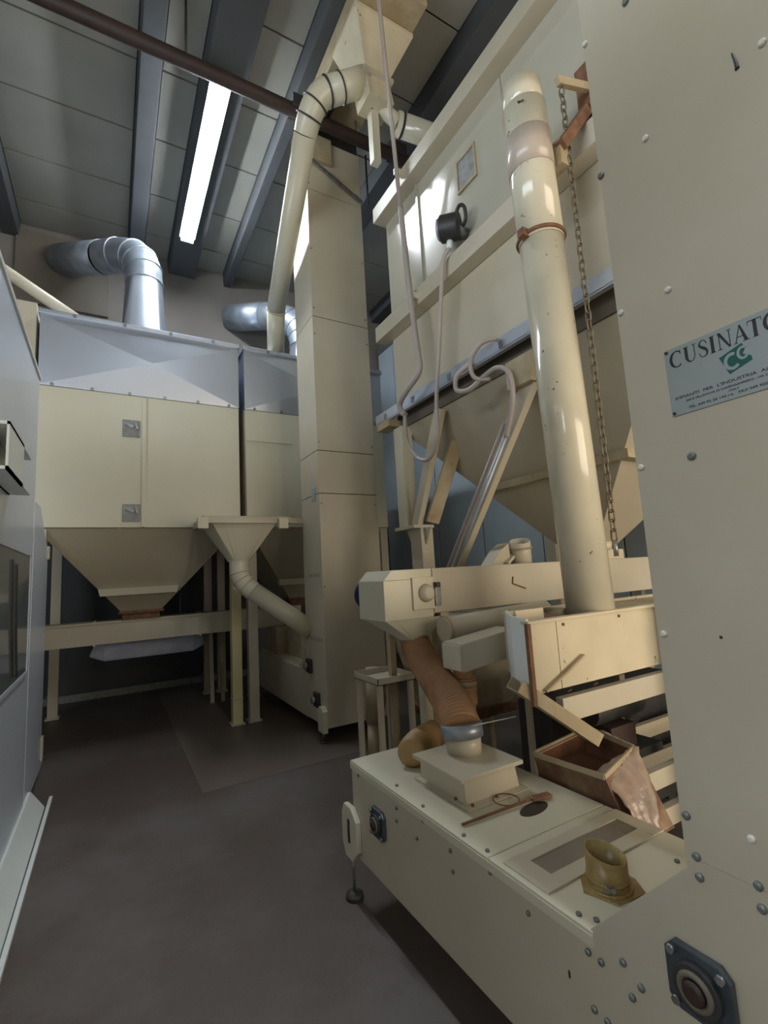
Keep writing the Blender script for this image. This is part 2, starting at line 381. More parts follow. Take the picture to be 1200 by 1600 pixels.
for i, (x, lab) in enumerate(((1.22, 'pale pole leaning among the dryer legs'), (1.36, 'brownish pole standing beside the pale one'))):
    tag(G().bar((x, 7.0, .0), (x-.01, 7.05, 1.15), .05, .05).build('pole', (HOPPER, CREAMD)[i], None, .004), lab, 'pole')

# funnel on a frame with spout into the elevator
t = thing('receiving_funnel', 'square cream funnel on an angle frame with a slanted spout pipe', 'funnel', (1.25, 5.3, 0))
zr = 2.20
fr = G()
for a in ((.80, 1.70, 4.98, 5.03), (.80, 1.70, 5.62, 5.67)): fr.box(a[0], a[1], a[2], a[3], zr, zr+.075)
for a in ((.80, .85, 4.98, 5.67), (1.65, 1.70, 4.98, 5.67)): fr.box(a[0], a[1], a[2], a[3], zr, zr+.075)
fr.build('rim', CREAM, t, .005)
B(.74, .84, 4.93, 5.0, zr-.06, zr+.05).build('corner_block', CREAML, t, .004); B(1.56, 1.66, 4.93, 5.0, zr-.06, zr+.05).build('corner_block', CREAML, t, .004)
B(1.70, 1.98, 5.0, 5.06, zr, zr+.06).build('bracket_arm', CREAM, t); B(1.92, 1.98, 5.0, 5.06, 1.70, zr+.06).build('bracket_post', CREAM, t)
A, R = sq2round(.87, 1.58, 5.02, 5.62, zr+.04, (1.215, 5.3), .12, 1.82)
G().loft([A, R], cap=False).build('cone', CREAML, t)
el = [(1.215, 5.3, 1.82), (1.215, 5.3, 1.74)]+[tuple(p) for p in bez((1.215, 5.3, 1.74), (1.215, 5.3, 1.62), (1.26, 5.26, 1.56), (1.34, 5.23, 1.49), 8)][1:]
G().tube(el, .103, 20, cap=False).build('elbow', CREAML, t)
for i in (2, 4, 6): G().ring(el[i], V(*el[i+1])-V(*el[i]), .104, .007).build('seam_ring', CREAM, t)
G().cyl(el[-1], (1.90, 4.97, 1.03), .10, 20).build('spout_pipe', CREAML, t)
for ly in (5.64,): B(.83, .90, ly-.035, ly+.035, zr+.07, zr+.10).build('hanger_tab', CREAM, t)

# ---------------------------------------------------------------- rear bucket elevator (Z shape)
t = thing('bucket_elevator', 'tall slender cream bucket elevator tower with boot box, standing mid-room', 'elevator', (2.18, 4.75, 0))
X0, X1, Y0, Y1 = 1.85, 2.53, 4.5, 5.02
B(X0+.015, X1-.015, Y0+.015, Y1-.015, .14, 7.0).build('core', DARK, t)
for a, b in ((.14, 2.455), (2.458, 2.910), (2.913, 4.403), (4.406, 5.93), (5.933, 6.62)):
    B(X0, X1, Y0, Y1, a+.002, b-.002).build('panel', CREAM, t, .005)
B(X0+.15, X1-.1, Y0+.05, Y1, 6.62, 6.85).build('neck', CREAMD, t)
B(X0+.05, X1-.03, 2.97, 5.02, 6.85, 7.30).build('head_casing', CREAMD, t, .008)
B(X0-.05, X0+.30, 4.45, 4.85, 6.30, 6.62).build('drive_box', CREAMD, t, .01)
b = G().prism([(4.98, .14), (6.95, .14), (6.95, .62), (5.25, .62), (4.98, .90)], 'x', X0-.01, X1+.01); b.build('boot', CREAM, t, .006)
B(X0+.03, X1-.03, 5.3, 6.9, .62, .64).build('boot_lid', CREAML, t)
B(2.0, 2.4, 5.6, 6.15, .64, .95).build('inlet_box', CREAMD, t, .01)
for y, z in ((4.915, .681), (4.73, .372)):
    p = G().prism([(y-.06, z-.07), (y+.06, z-.07), (y+.06, z+.07), (y-.06, z+.07)], 'x', X0-.035, X0).build('bearing', DARK, t, .01)
    G().cyl((X0-.075, y, z), (X0-.035, y, z), .035, 16).build('shaft_end', STEEL, p)
G().prism([(4.50, .10), (4.64, .10), (4.64, .30), (4.60, .34), (4.54, .34), (4.50, .30)], 'x', X0-.05, X0).build('foot_bracket', CREAML, t, .008)
for x, y in ((X0-.025, 4.57), (X1-.05, 4.6), (X0+.05, 6.8), (X1-.05, 6.8)):
    f = G().cyl((x, y, .015), (x, y, .16), .012, 8).build('levelling_foot', STEEL, t); G().cyl((x, y, 0), (x, y, .02), .04, 12).build('foot_pad', DARK, f)
B(X0-.006, X0, 4.60, 4.70, 2.40, 2.53).build('label_plate', LABELM, t)
for i in range(5): B(X0-.003, X0, 4.58+i*.07, 4.586+i*.07, 1.60, 1.64).build('vent_slot', DARK, t)
for i in range(5): B(X0-.003, X0, 4.58+i*.07, 4.586+i*.07, .95, .99).build('vent_slot', DARK, t)
for z in (6.0, 5.2, 4.5, 4.2, 3.0, 2.35, 1.5):
    for x in (X0+.02, X1-.03): screw(t, (x, Y0, z), 'y', .008, GREYBOLT)
G().bar((X0+.02, Y0-.03, 6.30), (X1, Y0-.03, 5.98), .02, .035).build('stay_bar', STEEL, t)
G().cyl((2.6, 4.45, 6.62), (2.6, 4.45, 5.95), .012, 8).build('stay_rod', DARK, t)

G().cyl((1.99, 4.0, 6.74), (1.99, 4.35, 6.78), .09, 18).build('head_motor', DARK, t, .008)
# discharge funnel and its branches
t = thing('discharge_funnel', 'cream discharge funnel hanging under the elevator head near the ceiling', 'funnel', (2.2, 3.45, 6.2))
G().loft([rect(1.87, 2.50, 3.22, 3.75, 6.84), rect(1.87, 2.50, 3.22, 3.75, 6.80), rect(2.02, 2.28, 3.36, 3.62, 6.34)]).build('cone', CREAMR, t, .004)
B(1.99, 2.31, 3.33, 3.65, 6.30, 6.34).build('flange', CREAM, t)
G().loft([rect(2.02, 2.28, 3.36, 3.62, 6.30), rect(2.05, 2.32, 3.36, 3.62, 6.10)]).build('diverter_box', CREAMR, t, .005)
B(2.14, 2.22, 3.50, 3.58, 5.55, 6.10).build('lever_bar', CREAML, t)
t = thing('down_pipe', 'long cream round downpipe beside the elevator tower, elbowed at top', 'pipe', (1.8, 5.6, 4.5))
p1 = [(2.08, 3.46, 6.34), (1.72, 3.60, 6.17)]
e1 = bez((1.72, 3.60, 6.17), (1.63, 3.64, 6.13), (1.577, 3.733, 5.979), (1.59, 3.86, 5.90), 8)
G().cyl(p1[0], p1[1], .125, 24).build('top_run', CREAML, t)
G().tube(e1, [.125-.013*i/7 for i in range(8)], 24, cap=False).build('elbow', CREAML, t)
for q, d in ((p1[1], V(-.36, .14, -.17)), (e1[3], e1[4]-e1[2]), (e1[5], e1[6]-e1[4]), ((1.84, 3.553, 6.227), V(-.36, .14, -.17))): G().ring(q, d, .127, .008).build('seam_ring', DARK, t)
G().cyl(e1[-1], (1.745, 5.42, 4.93), .11, 24).build('long_run', CREAML, t)
G().ring((1.745, 5.42, 4.93), (1.745-1.59, 5.42-3.86, 4.93-5.9), .112, .008).build('joint_ring', CREAM, t)
G().cyl((1.745, 5.42, 4.93), (1.85, 5.80, 4.52), .11, 24).build('lower_run', CREAML, t)
t = thing('cross_pipe', 'short cream pipe leading from the diverter over to the silo top', 'pipe', (2.8, 3.5, 6.1))
G().cyl((2.25, 3.50, 6.17), (2.42, 3.45, 6.02), .07, 18).build('elbow', CREAML, t)
G().cyl((2.40, 3.46, 6.02), (3.3, 3.3, 5.95), .11, 20).build('run', CREAMG, t)
G().ring((2.45, 3.455, 6.02), (.9, -.16, -.07), .112, .012).build('clamp_ring', DARK, t)
G().cyl((3.2, 3.32, 5.95), (3.3, 3.2, 5.40), .10, 20).build('drop', CREAML, t)

# ---------------------------------------------------------------- big silo (tank)
t = thing('silo_tank', 'huge cream sheet-metal silo with ledges, steel channel and inverted pyramid hopper', 'silo', (3.5, 2.6, 0))
ty0, ty1 = 1.22, 3.93
B(2.54, 4.5, ty0, ty1, 3.22, 5.40).build('core', DARK, t)
for a, b in ((ty0, 2.20), (2.20, 3.33), (3.33, ty1)):
    B(2.50, 2.54, a+.003, b-.003, 4.14, 5.28).build('upper_panel', CREAMT, t, .003)
for a, b in ((ty0, 1.95), (1.95, ty1)):
    B(2.50, 2.54, a+.003, b-.003, 3.22, 3.98).build('lower_panel', CREAM, t, .003)
B(2.48, 2.50, 3.315, 3.345, 4.14, 5.28).build('seam_strip', CREAMT, t)
B(2.54, 4.5, ty1, ty1+.02, 3.22, 5.28).build('end_panel', CREAM, t)
B(2.365, 2.54, ty0, 3.965, 5.28, 5.44).build('top_ledge', CREAM, t, .006)
B(2.365, 2.50, ty0, 4.05, 3.98, 4.14).build('mid_ledge', CREAM, t, .006)
B(2.45, 4.5, ty0, 3.95, 5.44, 5.46).build('roof_sheet', CREAM, t)
ch = G().box(2.38, 2.50, ty0, 4.17, 3.20, 3.222).box(2.38, 2.39, ty0, 4.17, 3.125, 3.20).box(2.38, 2.42, ty0, 4.17, 3.115, 3.13)
ch.build('steel_channel', GALV, t)
B(2.50, 4.5, ty0, ty1, 3.02, 3.22).build('shaded_base_frame', SHADEB, t)  # shade below the channel is put into this frame's dark colour
B(2.392, 2.50, ty0, 4.16, 3.185, 3.199).build('channel_shade_sheet', SHADEB, t)  # dark sheet added as painted shade on the channel underside
for y in (3.95, 3.45, 2.9, 2.3): B(2.372, 2.38, y, y+.04, 3.14, 3.19).build('channel_clip', STEEL, t)
# sight window
w_ = B(2.488, 2.50, 2.53, 2.735, 4.735, 4.985).build('sight_window', LATCHM, t, .003)
fr = G()
for a in ((2.515, 2.75, 4.985, 5.01), (2.515, 2.75, 4.71, 4.735), (2.515, 2.53, 4.735, 4.985), (2.735, 2.75, 4.735, 4.985)): fr.box(2.48, 2.5, *a)
fr.build('window_frame', CREAMD, w_)
# pyramid hopper in two sections with a flange between
hx, hy = 3.42, 2.58
def hop(s, z): return rect(hx+(2.52-hx)*s, hx+(4.48-hx)*s, hy+(ty0-hy)*s, hy+(ty1-hy)*s, z)
zt_, zb_ = 3.02, 1.72
def hz(z): return .12+(1-.12)*(z-zb_)/(zt_-zb_)
G().loft([hop(hz(zt_), zt_), hop(hz(2.32), 2.32)]).build('hopper_upper', HOPPER, t)
G().loft([hop(hz(2.27), 2.27), hop(hz(zb_), zb_)]).build('hopper_lower', HOPPER, t)
G().loft([hop(hz(2.29)+.05, 2.325), hop(hz(2.29)+.05, 2.265)]).build('hopper_flange', CREAMD, t)
for k in range(8): pass
# legs and braces
B(2.44, 2.56, 3.78, 3.93, 2.02, 3.02).build('post_upper', CREAML, t, .004)
B(2.36, 2.58, 3.55, 3.88, 1.99, 2.02).build('post_flange', CREAM, t, .003)
B(2.44, 2.57, 3.56, 3.74, 0, 1.99).build('post_lower', CREAM, t, .004)
G().prism([(3.55, 1.99), (3.46, 1.99), (3.55, 1.84)], 'x', 2.48, 2.50).prism([(3.75, 1.99), (3.86, 1.99), (3.75, 1.80)], 'x', 2.48, 2.50).build('gusset', CREAM, t)
B(2.36, 2.50, 3.88, 4.12, 3.04, 3.11).build('end_bracket', CREAMD, t, .004)
G().bar((2.48, 3.68, 2.02), (2.48, 3.20, 3.00), .10, .055, (1, 0, 0)).build('brace', CREAM, t, .003)
G().bar((2.57, 3.56, 2.04), (2.72, 3.30, 2.75), .03, .14, (1, 0, 0)).build('brace_gusset', CREAMD, t, .003)
G().bar((2.48, 3.62, 1.02), (2.48, 2.07, 2.98), .11, .06, (1, 0, 0)).build('brace', CREAM, t, .003)
for y in (1.3,): B(2.44, 2.57, y, y+.13, 0, 3.02).build('post', CREAM, t)
for y in (1.3, 3.7): B(4.35, 4.48, y, y+.13, 0, 3.02).build('post', CREAM, t)
G().bar((4.40, 3.75, 1.4), (4.40, 2.95, 2.55), .07, .05, (1, 0, 0)).build('rear_brace', HOPPER, t)
G().prism([(2.10, 2.82), (2.32, 2.82), (2.32, 3.02), (2.05, 3.02)], 'x', 2.40, 2.50).build('brace_plate', CREAMD, t)

# level sensor on the silo face
t = thing('level_sensor', 'round black level switch with grey cap on the silo face', 'sensor', (2.42, 2.71, 4.33))
c = V(2.34, 2.71, 4.33)
G().cyl((2.50, 2.71, 4.33), (2.36, 2.71, 4.33), .045, 16).build('neck', STEEL, t)
G().cyl((2.39, 2.66, 4.33), (2.30, 2.78, 4.35), .105, 24).build('body', DARK, t, .008)
G().cyl((2.302, 2.778, 4.35), (2.288, 2.798, 4.353), .085, 24).build('cap', GALVD, t)
G().cyl((2.35, 2.74, 4.25), (2.34, 2.75, 4.17), .026, 12).build('cable_gland', CABE, t)
G().tube(smoothpath([(2.36, 2.67, 4.41), (2.36, 2.61, 4.46), (2.37, 2.565, 4.42), (2.39, 2.58, 4.34), (2.40, 2.63, 4.31)]), .014, 10).build('handle', DARK, t)

# conduit, cables
t = thing('conduit', 'slim grey conduit hanging from the ceiling past the silo ledges', 'conduit', (2.3, 3.3, 3.3))
G().cyl((1.77, 2.757, 7.37), (2.29, 3.33, 4.95), .019, 12).build('upper_tube', PVC, t)
G().tube(smoothpath([(2.29, 3.33, 4.97), (2.29, 3.27, 4.1), (2.29, 3.21, 3.50), (2.285, 3.19, 3.36), (2.28, 3.23, 3.28), (2.27, 3.40, 3.20), (2.28, 3.53, 3.14), (2.30, 3.55, 3.07), (2.31, 3.50, 3.02)]), .026, 12).build('lower_tube', PVC, t)
for z, y in ((5.36, 3.36), (4.06, 3.27)): B(2.27, 2.37, y-.02, y+.02, z-.03, z+.03).build('clip', CREAML, t, .003)
c_ = G().tube(smoothpath([(2.34, 2.75, 4.17), (2.31, 2.80, 4.10), (2.30, 2.83, 3.9), (2.31, 2.93, 3.45), (2.31, 3.02, 3.0), (2.31, 3.04, 2.72), (2.31, 3.11, 2.58), (2.31, 3.22, 2.53), (2.31, 3.37, 2.60), (2.31, 3.50, 2.78), (2.31, 3.51, 3.02)], 10), .017, 10).build('cable', PVC)
tag(c_, 'grey-brown cable looping down from the round level switch', 'cable')
t = thing('flexible_conduit', 'pale flexible conduit coiled over the steel channel and down the long brace', 'conduit', (2.33, 2.3, 2.6))
G().tube(smoothpath([(2.37, 2.62, 3.16), (2.30, 2.72, 3.08), (2.28, 2.72, 2.96), (2.30, 2.60, 2.92), (2.32, 2.45, 2.97), (2.33, 2.32, 2.98), (2.34, 2.23, 2.90), (2.36, 2.24, 2.72), (2.39, 2.36, 2.50)]), .019, 12).build('hose', PVC, t)
G().tube(smoothpath([(2.37, 2.35, 3.22), (2.29, 2.43, 3.20), (2.27, 2.53, 3.10), (2.29, 2.52, 2.98), (2.35, 2.42, 2.94)]), .017, 12).build('loop', PVC, t)
G().cyl((2.39, 2.32, 2.56), (2.39, 3.30, 1.30), .016, 12).build('straight_tube', GALVD, t)
G().cyl((2.39, 2.36, 2.60), (2.39, 3.38, 1.30), .017, 12).build('straight_tube', PVC, t)

# ---------------------------------------------------------------- fill pipe, arm, chain
t = thing('fill_pipe', 'fat glossy cream vertical pipe standing in the trough, chipped paint', 'pipe', (2.11, 1.64, 1.30))
def fp(z): k = (z-1.33)/(4.33-1.33); return (2.115-.10*k, 1.62+.01*k, z)
G().tube([fp(1.30), fp(3.36)], .117, 36).build('lower_pipe', CREAMG, t)
G().pipe([fp(3.36), fp(4.18)], .122, .004, 36).build('upper_pipe', CREAMG, t)
G().pipe([fp(4.16), fp(4.33)], .110, .004, 36).build('top_end', CREAMG, t)
G().ring(fp(3.38), (0, 0, 1), .124, .011, 36).build('joint_clamp', RUST, t)
cl = fp(3.38); B(cl[0]-.16, cl[0]-.11, cl[1]-.02, cl[1]+.02, 3.355, 3.40).build('clamp_bolt', RUST, t)
G().tube([fp(3.78), fp(4.00)], .126, 36).build('strap', STRAPM, t)
ar = thing('stay_arm', 'rusty steel arm tying the fat pipe strap to the silo', 'bracket', (2.3, 1.55, 4.1))
B(2.13, 2.20, 1.50, 1.62, 3.80, 3.95).build('lug', CREAMD, ar, .004)
G().bar((2.14, 1.50, 3.90), (2.42, 1.50, 4.27), .05, .06).build('arm', RUST, ar, .003)
G().bar((2.41, 1.50, 4.26), (2.50, 1.50, 4.34), .05, .06).build('arm_end', RUST, ar)
B(2.46, 2.50, 1.40, 1.58, 4.22, 4.62).build('wall_pad', RUST, ar)
ch = thing('hoist_chain', 'long slim steel chain hanging beside the fat pipe', 'chain', (2.2, 1.5, 1.7))
G().bar((2.50, 1.50, 4.45), (2.17, 1.50, 4.33), .03, .05).build('hook_arm', CREAMD, ch, .003)
def link_mesh(rot):
    g = G(); n = 16; pts = []
    for k in range(n):
        a = 2*math.pi*k/n; px = .015*math.cos(a); pz = .014*math.sin(a)+(.017 if math.sin(a) > 0 else -.017)
        pts.append((px if rot else 0, 0 if rot else px, pz))
    g.tube(pts, .0045, 6, closed=True); return g
proto = []
for rt in (0, 1):
    o = link_mesh(rt).build('link', CHAIN, None); proto.append(o); o.parent = ch
N = 53
for i in range(N):
    o = proto[i] if i < 2 else proto[i % 2].copy()
    if i >= 2: COL.objects.link(o)
    o.parent = ch; o.location = V(2.20, 1.50, 4.275-i*.0490)-ch.location
G().cyl((2.2, 1.5, 1.70), (2.2, 1.5, 1.62), .012, 8).build('end_hook', STEEL, ch)

# ---------------------------------------------------------------- near screw conveyor with head
t = thing('screw_conveyor', 'cream box-section screw conveyor passing under the silo, blue motor at its end', 'conveyor', (2.6, 2.55, 0))
zb, zt = 1.345, 1.615
B(1.70, 4.6, 2.40, 2.70, zb, zt).build('trough', CREAM, t, .005)
G().hexa([(1.36,2.40,zb-.02),(1.70,2.40,zb-.02),(1.70,2.72,zb-.02),(1.36,2.72,zb-.02)], [(1.36,2.40,zt-.06),(1.70,2.40,zt-.06),(1.70,2.72,zt-.06),(1.36,2.72,zt-.06)]).build('end_box', CREAML, t, .004)
G().prism([(1.36, zt-.06), (1.70, zt-.06), (1.70, zt), (1.42, zt)], 'y', 2.40, 2.72).build('end_cover', CREAML, t, .004)
for a, b in ((1.70, 2.93), (2.935, 4.6)): B(a, b-.004, 2.39, 2.40, zb+.003, zt-.003).build('side_plate', CREAM, t)
B(2.925, 2.94, 2.375, 2.40, zb-.02, zt+.01).build('flange', CREAMD, t)
B(1.55, 1.70, 2.385, 2.40, zb+.03, zt-.05).build('bearing_plate', CREAML, t, .003)
G().tube([(1.64, 2.385, 1.47), (1.64, 2.365, 1.47), (1.64, 2.34, 1.47)], [.055, .05, .032], 20).build('bearing_cap', CREAM, t)
B(1.705, 1.745, 2.375, 2.39, 1.39, 1.53).build('latch_plate', STEEL, t, .002)
B(1.70, 1.73, 2.355, 2.375, 1.50, 1.53).build('latch_hook', DARK, t)
G().bar((2.36, 2.386, 1.53), (2.35, 2.386, 1.485), .006, .008).bar((2.35, 2.386, 1.485), (2.47, 2.386, 1.445), .006, .008).build('scribble', RUST, t)
m_ = G().cyl((1.58, 2.72, 1.46), (1.58, 3.02, 1.46), .11, 24).build('motor', BLUE, t, .01)
for k in range(9): G().ring((1.58, 2.76+k*.028, 1.46), (0, 1, 0), .112, .005, 24, 6).build('cooling_fin', BLUE, m_)
A, R = sq2round(1.37, 1.78, 2.41, 2.70, zb-.02, (1.62, 2.52), .082, 1.19)
G().loft([A, R], cap=False).build('outlet_cone', CREAML, t)
G().ring((1.62, 2.52, 1.185), (0, 0, 1), .083, .007).build('hose_clamp', STEEL, t)
# inlet stub tilted, on top
G().bar((2.45, 2.58, 1.62), (2.62, 2.62, 1.72), .12, .02).build('stub_base', CREAM, t)
G().pipe([(2.62, 2.55, 1.60), (2.62, 2.55, 1.70), (2.60, 2.53, 1.78)], .075).build('inlet_stub', CREAM, t)
G().ring((2.61, 2.54, 1.73), (-.1, -.1, 1), .078, .008).build('stub_ring', CREAMD, t)
G().prism([(2.34, 1.615), (2.52, 1.615), (2.52, 1.77), (2.44, 1.72)], 'y', 2.56, 2.68).build('stub_wedge', HOPPER, t)
B(3.42, 3.62, 2.40, 2.62, 1.615, 1.69).build('slide_gate', CREAMR, t, .004)
G().cyl((3.40, 2.42, 1.69), (3.40, 2.42, 1.75), .06, 16).build('gate_knob', CREAML, t)
for x in (1.78, 4.2):
    for y in (2.43, 2.67): B(x-.03, x+.03, y-.03, y+.03, 0, zb).build('support_leg', CREAM, t)

# orange flexible hose
path = resample(bez((1.62, 2.52, 1.20), (1.635, 2.49, 1.04), (1.50, 2.02, 1.00), (1.42, 1.845, .872), 60), .0045)
t = thing('flexible_hose', 'orange-brown corrugated hose dropping from conveyor outlet to inlet hood', 'hose', (1.5, 2.1, .85))
G().tube(path, hose_r(len(path), .086, .006), 28).build('hose_wall', HOSE, t)
G().cyl((1.42, 1.843, .838), (1.42, 1.850, .895), .0955, 28).build('foil_band', GALVD, t)
G().bar((1.40, 1.76, .905), (1.64, 1.72, .91), .004, .004).build('wire_tie', STEEL, t)

# ---------------------------------------------------------------- near bucket elevator
t = thing('bucket_elevator', 'near bucket elevator at right edge with nameplate and long boot box', 'elevator', (1.4, 1.2, 0))
ex = 1.10; EX1 = 1.70
# one-piece side plate: low box rising at 45 degrees into the tower
G().prism([(2.38, .20), (2.38, .645), (.955, .645), (.67, .93), (.67, 7.0), (-.25, 7.0), (-.25, .20)], 'x', ex, ex+.012).build('side_plate', CREAM, t, .002)
B(ex+.012, EX1-.01, -.25, 2.37, .21, .63).build('boot_body', CREAM, t)
B(ex+.012, EX1, -.24, .655, .645, 6.98).build('tower_body', CREAM, t)
G().prism([(.955, .63), (.66, .93), (.60, .93), (.60, .63)], 'x', ex+.012, EX1).build('sloped_cover', CREAM, t)
B(EX1-.012, EX1, .6, 2.38, .20, .645).build('rear_side_plate', CREAM, t)
B(ex-.004, EX1, 1.34, 2.385, .632, .650).build('lid', CREAML, t, .003)
# near lid with rectangular frame opening
yl0, yl1 = .94, 1.335
l2 = B(ex-.004, EX1, yl0, yl1, .632, .650).build('lid', CREAML, t, .003)
B(ex-.006, ex+.004, yl0, 2.385, .612, .640).build('lid_lip', CREAML, t)
fr = G(); fx0, fx1, fy0, fy1 = 1.115, 1.695, 1.10, 1.285
for a in ((fx0, fx0+.075, fy0, fy1), (fx1-.06, fx1, fy0, fy1), (fx0+.075, fx1-.06, fy0, fy0+.055), (fx0+.075, fx1-.06, fy1-.045, fy1)): fr.box(a[0], a[1], a[2], a[3], .650, .6565)
fr.build('cover_frame', CREAM, t, .001)
B(fx0+.075, fx1-.06, fy0+.055, fy1-.045, .650, .6525).build('dusty_window', WINDUST, t)
G().add([(1.46+.075*math.cos(2*math.pi*k/28)+.02*math.sin(2*math.pi*k/28), 1.475+.038*math.sin(2*math.pi*k/28), .6515) for k in range(28)]+[(1.46+.075*math.cos(2*math.pi*k/28)+.02*math.sin(2*math.pi*k/28), 1.475+.038*math.sin(2*math.pi*k/28), .6495) for k in range(28)],
        [tuple(range(28)), tuple(range(28, 56))[::-1]]+[(k, (k+1) % 28, 28+(k+1) % 28, 28+k) for k in range(28)]).build('dark_oval_disc', WELL, t)  # flat dark oval on the lid, nothing cut through
# seams of the near side
B(ex-.0012, ex, -.25, .66, .955, .9575).build('plate_seam', HOPPER, t)
# bolts
def bolt(p, r, m, name='bolt', hex_=False, h=.009):
    return G().tube([(p[0], p[1], p[2]), (p[0]-h*.6, p[1], p[2]), (p[0]-h, p[1], p[2])], [r, r, r*.6], 6 if hex_ else 14).build(name, m, t)
for y, z in ((.663,2.994),(.544,2.598),(.542,2.207),(.658,2.212),(.657,1.817),(.654,1.428),(.307,2.593),(.532,1.045)): bolt((ex, y, z), .0072, WHITECAP, 'cap_bolt')
for y, z in ((.546,2.984),(.665,2.598),(.542,1.816),(.656,1.04),(.645,.962),(.644,.922),(.532,.960),(.531,.920),(.858,.659-.03),(.961,.591),(.923,.590),(.815,.601),(.842,.563),(.959,.459),(.921,.456)): bolt((ex, y, z), .0085, GREYBOLT)
for y, z in ((1.724,.612),(1.932,.582),(1.938,.528),(1.777,.525),(1.55,.578),(1.543,.51),(1.334,.606),(1.172,.57),(2.30,.60)): bolt((ex, y, z), .008, GREYBOLT, hex_=True, h=.007)
for x, y in ((1.117,1.486),(1.12,1.365),(1.133,1.978),(1.12,1.0),(1.56,.98),(1.14,.96),(1.12,1.75)): G().cyl((x, y, .650), (x, y, .656), .008, 6).build('lid_screw', GREYBOLT, t)
for y, z, sy, sz in ((.536,1.43,.0025,.003),(1.034,.493,.003,.009)): B(ex-.0015, ex, y-sy, y+sy, z-sz, z+sz).build('punched_hole', DARK, t)
G().tube(smoothpath([(ex-.002, .357, 2.625), (ex-.004, .353, 2.600), (ex-.003, .352, 2.583)]), [.0015+.003*(i/20) for i in range(21)], 8).build('drip_stain', DARK, t)
# bearings
def bearing(y, z, s, yaw=0):
    k = s*.5; c = .3*k
    P = [(-k+c,-k),(k-c,-k),(k,-k+c),(k,k-c),(k-c,k),(-k+c,k),(-k,k-c),(-k,-k+c)]
    b = G().prism([(y+a, z+q) for a, q in P], 'x', ex-.016, ex).build('bearing', BEARB, t, .004)
    G().cyl((ex-.016, y, z), (ex-.030, y, z), k*.72, 28).build('bearing_housing', DARK, b, .003)
    G().ring((ex-.030, y, z), (1, 0, 0), k*.45, k*.10, 24).build('bearing_seal', SHADEB, b)
    G().tube([(ex-.028, y, z), (ex-.040, y, z), (ex-.044, y, z)], [k*.33, k*.33, k*.22], 20).build('shaft_end', BROWN, b)
    for a in (-1, 1):
        for q in (-1, 1): G().cyl((ex-.016, y+a*k*.74, z+q*k*.74), (ex-.026, y+a*k*.74, z+q*k*.74), k*.14, 6).build('bearing_bolt', STEEL, b)
bearing(.668, .70, .135); bearing(2.10, .455, .125)
# levelling foot
G().prism([(2.30, .24), (2.36, .18), (2.44, .18), (2.47, .24), (2.47, .38), (2.44, .43), (2.36, .43), (2.30, .38)], 'x', ex-.028, ex).build('foot_bracket', CREAML, t, .006)
B(ex-.032, ex-.028, 2.375, 2.395, .26, .37).build('bracket_slot', DARK, t)
for y in (2.385, 1.0):
    f = G().cyl((ex-.012, y, .02), (ex-.012, y, .25), .008, 10).build('levelling_foot', STEEL, t)
    G().tube([(ex-.012, y, 0), (ex-.012, y, .022), (ex-.012, y, .035)], [.045, .042, .02], 24).build('foot_pad', DARK, f)
for y in (2.3, .0):
    f = G().cyl((1.65, y, 0), (1.65, y, .22), .015, 10).build('levelling_foot', STEEL, t)
f = G().cyl((1.15, 0, 0), (1.15, 0, .22), .015, 10).build('levelling_foot', STEEL, t)

# nameplate with lettering
px = ex-.0035
np_ = B(px, ex, .310, .570, 1.913, 2.068).build('nameplate', PLATE, t, .001)
def PP(u, v, d=0): return (px-d, .570-u, 2.068+v)      # u to the right, v up (negative is down), metres
class Ink(G):
    def poly(s, pts, d=.0006):
        n = len(pts); return s.add([PP(u, v, d) for u, v in pts]+[PP(u, v, 0) for u, v in pts], [tuple(range(n)), tuple(range(n, 2*n))[::-1]]+[(i, (i+1) % n, n+(i+1) % n, n+i) for i in range(n)])
    def stroke(s, pts, wf, d=.0006):
        L = []; R = []
        for i, p in enumerate(pts):
            a = pts[max(i-1, 0)]; b = pts[min(i+1, len(pts)-1)]; dx, dy = b[0]-a[0], b[1]-a[1]; l = math.hypot(dx, dy) or 1
            w = wf(i/(len(pts)-1), dx/l, dy/l)/2; L.append((p[0]-dy/l*w, p[1]+dx/l*w)); R.append((p[0]+dy/l*w, p[1]-dx/l*w))
        for i in range(len(pts)-1): s.poly([L[i], L[i+1], R[i+1], R[i]], d)
        return s
ink = Ink(); H = .036; u = .012; top = -.010; TK, TN = .0062, .0016
def arc(cx, cy, rx, ry, a0, a1, n=20): return [(cx+rx*math.cos(math.radians(a0+(a1-a0)*i/n)), cy+ry*math.sin(math.radians(a0+(a1-a0)*i/n))) for i in range(n+1)]
vert = lambda tt, dx, dy: TN+(TK-TN)*abs(dy)**1.6
def serif(u0, u1, v): ink.poly([(u0, v), (u1, v), (u1, v+.0012), (u0, v+.0012)])
bot = top-H
# C
ink.stroke(arc(u+.014, top-H/2, .0125, H/2, 50, 310), lambda tt, dx, dy: vert(tt, dx, dy) if .15 < tt < .85 else TN+.001); ink.poly([(u+.0215, top), (u+.0235, top), (u+.0235, top-.010), (u+.0215, top-.008)])
u += .030
# U
ink.stroke([(u+.005, top), (u+.005, top-H*.62)], lambda *a: TK); ink.stroke(arc(u+.0135, top-H*.62, .0085, H*.37, 180, 360), lambda tt, dx, dy: TN+(TK-TN)*max(0, 1-tt*1.8)); ink.stroke([(u+.022, top), (u+.022, top-H*.62)], lambda *a: TN)
serif(u, u+.010, top-.001); serif(u+.018, u+.026, top-.001); u += .030
